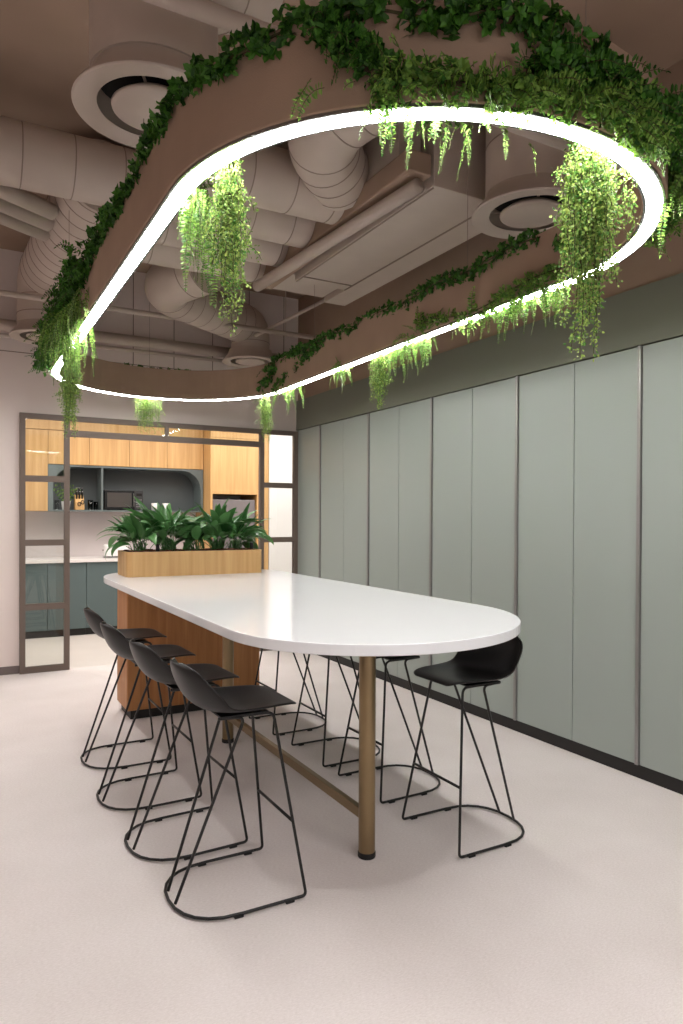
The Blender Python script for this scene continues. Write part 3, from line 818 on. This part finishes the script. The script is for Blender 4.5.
# small potted plant
pp = thing('potted_plant', 'small green plant in a white pot at the left end of the niche', 'plant', (1.27, 9.60, 1.579))
obj('pot', lathe(BM(), [(0, 0), (.045, 0), (.058, .11), (.052, .11), (.048, .09), (0, .09)], seg=32), M['white'], pp, smooth=True, bevel=.002)
r = Raw(); st = BM()
for i in range(26):
    az = rnd.uniform(0, 2 * PI); d_ = Vector((math.cos(az) * .5, math.sin(az) * .5, 1))
    frond(r, st, Vector((0, 0, .09)), d_, rnd.uniform(.16, .27), .05, .8, step=.04)
r.build('leaves', M['fern'], pp); obj('stems', st, M['stem'], pp)
def tumbler(x, y, z, h, rr, label, m='smoke', g='glasses in the niche'):
    o = obj('drinking_glass', lathe(BM(), [(0, 0), (rr * .85, 0), (rr, h), (rr - .003, h), (rr * .82, .008), (0, .008)], (0, 0, 0), 28), M[m], smooth=True)
    o.location = (x, y, z); tag(o, label, 'glass', g); return o
tumbler(1.57, 9.60, 1.579, .13, .034, 'left of the two clear glasses beside the knife block')
tumbler(1.645, 9.64, 1.579, .11, .03, 'right of the two clear glasses, next to the niche divider')
tumbler(1.16, 9.58, 1.579, .12, .03, 'clear glass at the far left end of the niche, left of the white pot')
def mug(x, y, z, label, m):
    t = thing('mug', label, 'mug', (x, y, z), .4, 'mugs in the niche')
    obj('cup', lathe(BM(), [(0, 0), (.04, 0), (.042, .10), (.038, .10), (.036, .01), (0, .01)], seg=28), m, t, smooth=True)
    obj('handle', tube(BM(), fillet([(.038, 0, .08), (.07, 0, .08), (.07, 0, .025), (.038, 0, .025)], .02), .005, 8), m, t, smooth=True)
mug(2.40, 9.58, 1.579, 'cream mug in the niche right of the microwave', M['stone'])
mug(2.56, 9.60, 1.579, 'white mug in the niche behind the lily leaves', M['white'])
# toaster on worktop
ts = thing('toaster', 'small white toaster with a grey rim on the worktop behind the planter end', 'toaster', (1.86, 9.45, .96))
b = prism(BM(), rrect(.15, .085, .05), .012, .17); obj('body', b, M['white'], ts, bevel=.02, seg=4, smooth=True)
obj('rim', prism(BM(), rrect(.152, .087, .05), .0, .02), M['steel'], ts); obj('slot', bx(-.1, .1, -.015, .015, .1695, .1715), M['dark'], ts)
obj('lever', bx(-.165, -.15, -.02, .02, .09, .105), M['steel'], ts, bevel=.003)

# ------------------------------------------------------------------ lights
def area(name, loc, sx, sy, power, c=(1, 1, 1), rot=(0, 0, 0)):
    l = bpy.data.lights.new(name, 'AREA'); l.shape = 'RECTANGLE'; l.size = sx; l.size_y = sy; l.energy = power; l.color = c
    o = bpy.data.objects.new(name, l); col.objects.link(o); o.location = loc; o.rotation_euler = rot
    return o
area('kitchen_ceiling_light', (1.6, 8.2, 2.97), 4.2, 1.2, 88, (1, .95, .88))
area('kitchen_corner_light', (4.2, 8.3, 2.97), .4, .4, 20, (1, .97, .94))
area('room_fill_light', (-1.0, 5.3, 3.0), .3, 2.6, 30, (1, .96, .93))  # unseen fill without a fixture, added to brighten the left wall
area('room_fill_light', (1.6, -.7, 3.0), 3.5, .3, 85, (1, .97, .96))  # fill added behind the camera for more ambient on the near floor
w = bpy.data.worlds.new('World'); bpy.context.scene.world = w; w.use_nodes = True
w.node_tree.nodes['Background'].inputs['Color'].default_value = (1, .97, .95, 1)
w.node_tree.nodes['Background'].inputs['Strength'].default_value = .55

# ------------------------------------------------------------------ camera
yaw, pit, rol, f, cy = .5067, -.0084, .0043, 700.0, 522.99
Fv = Vector((math.sin(yaw) * math.cos(pit), math.cos(yaw) * math.cos(pit), math.sin(pit)))
Rv = Vector((math.cos(yaw), -math.sin(yaw), 0)); Uv = Rv.cross(Fv)
R2 = Rv * math.cos(rol) + Uv * math.sin(rol); U2 = -Rv * math.sin(rol) + Uv * math.cos(rol)
cd = bpy.data.cameras.new('Camera'); cam = bpy.data.objects.new('Camera', cd); col.objects.link(cam)
mt = Matrix((R2, U2, -Fv)).transposed().to_4x4(); mt.translation = Vector((0, 0, 1.5))
cam.matrix_world = mt
cd.sensor_fit = 'VERTICAL'; cd.sensor_height = 36; cd.lens = f / 1024 * 36
cd.shift_y = (cy - 512) / 1024
cd.clip_start = .05
bpy.context.scene.camera = cam
sc_ = bpy.context.scene
sc_.view_settings.view_transform = 'Standard'; sc_.view_settings.look = 'None'; sc_.view_settings.gamma = 1; sc_.view_settings.exposure = 0
sc_.view_settings.use_curve_mapping = False
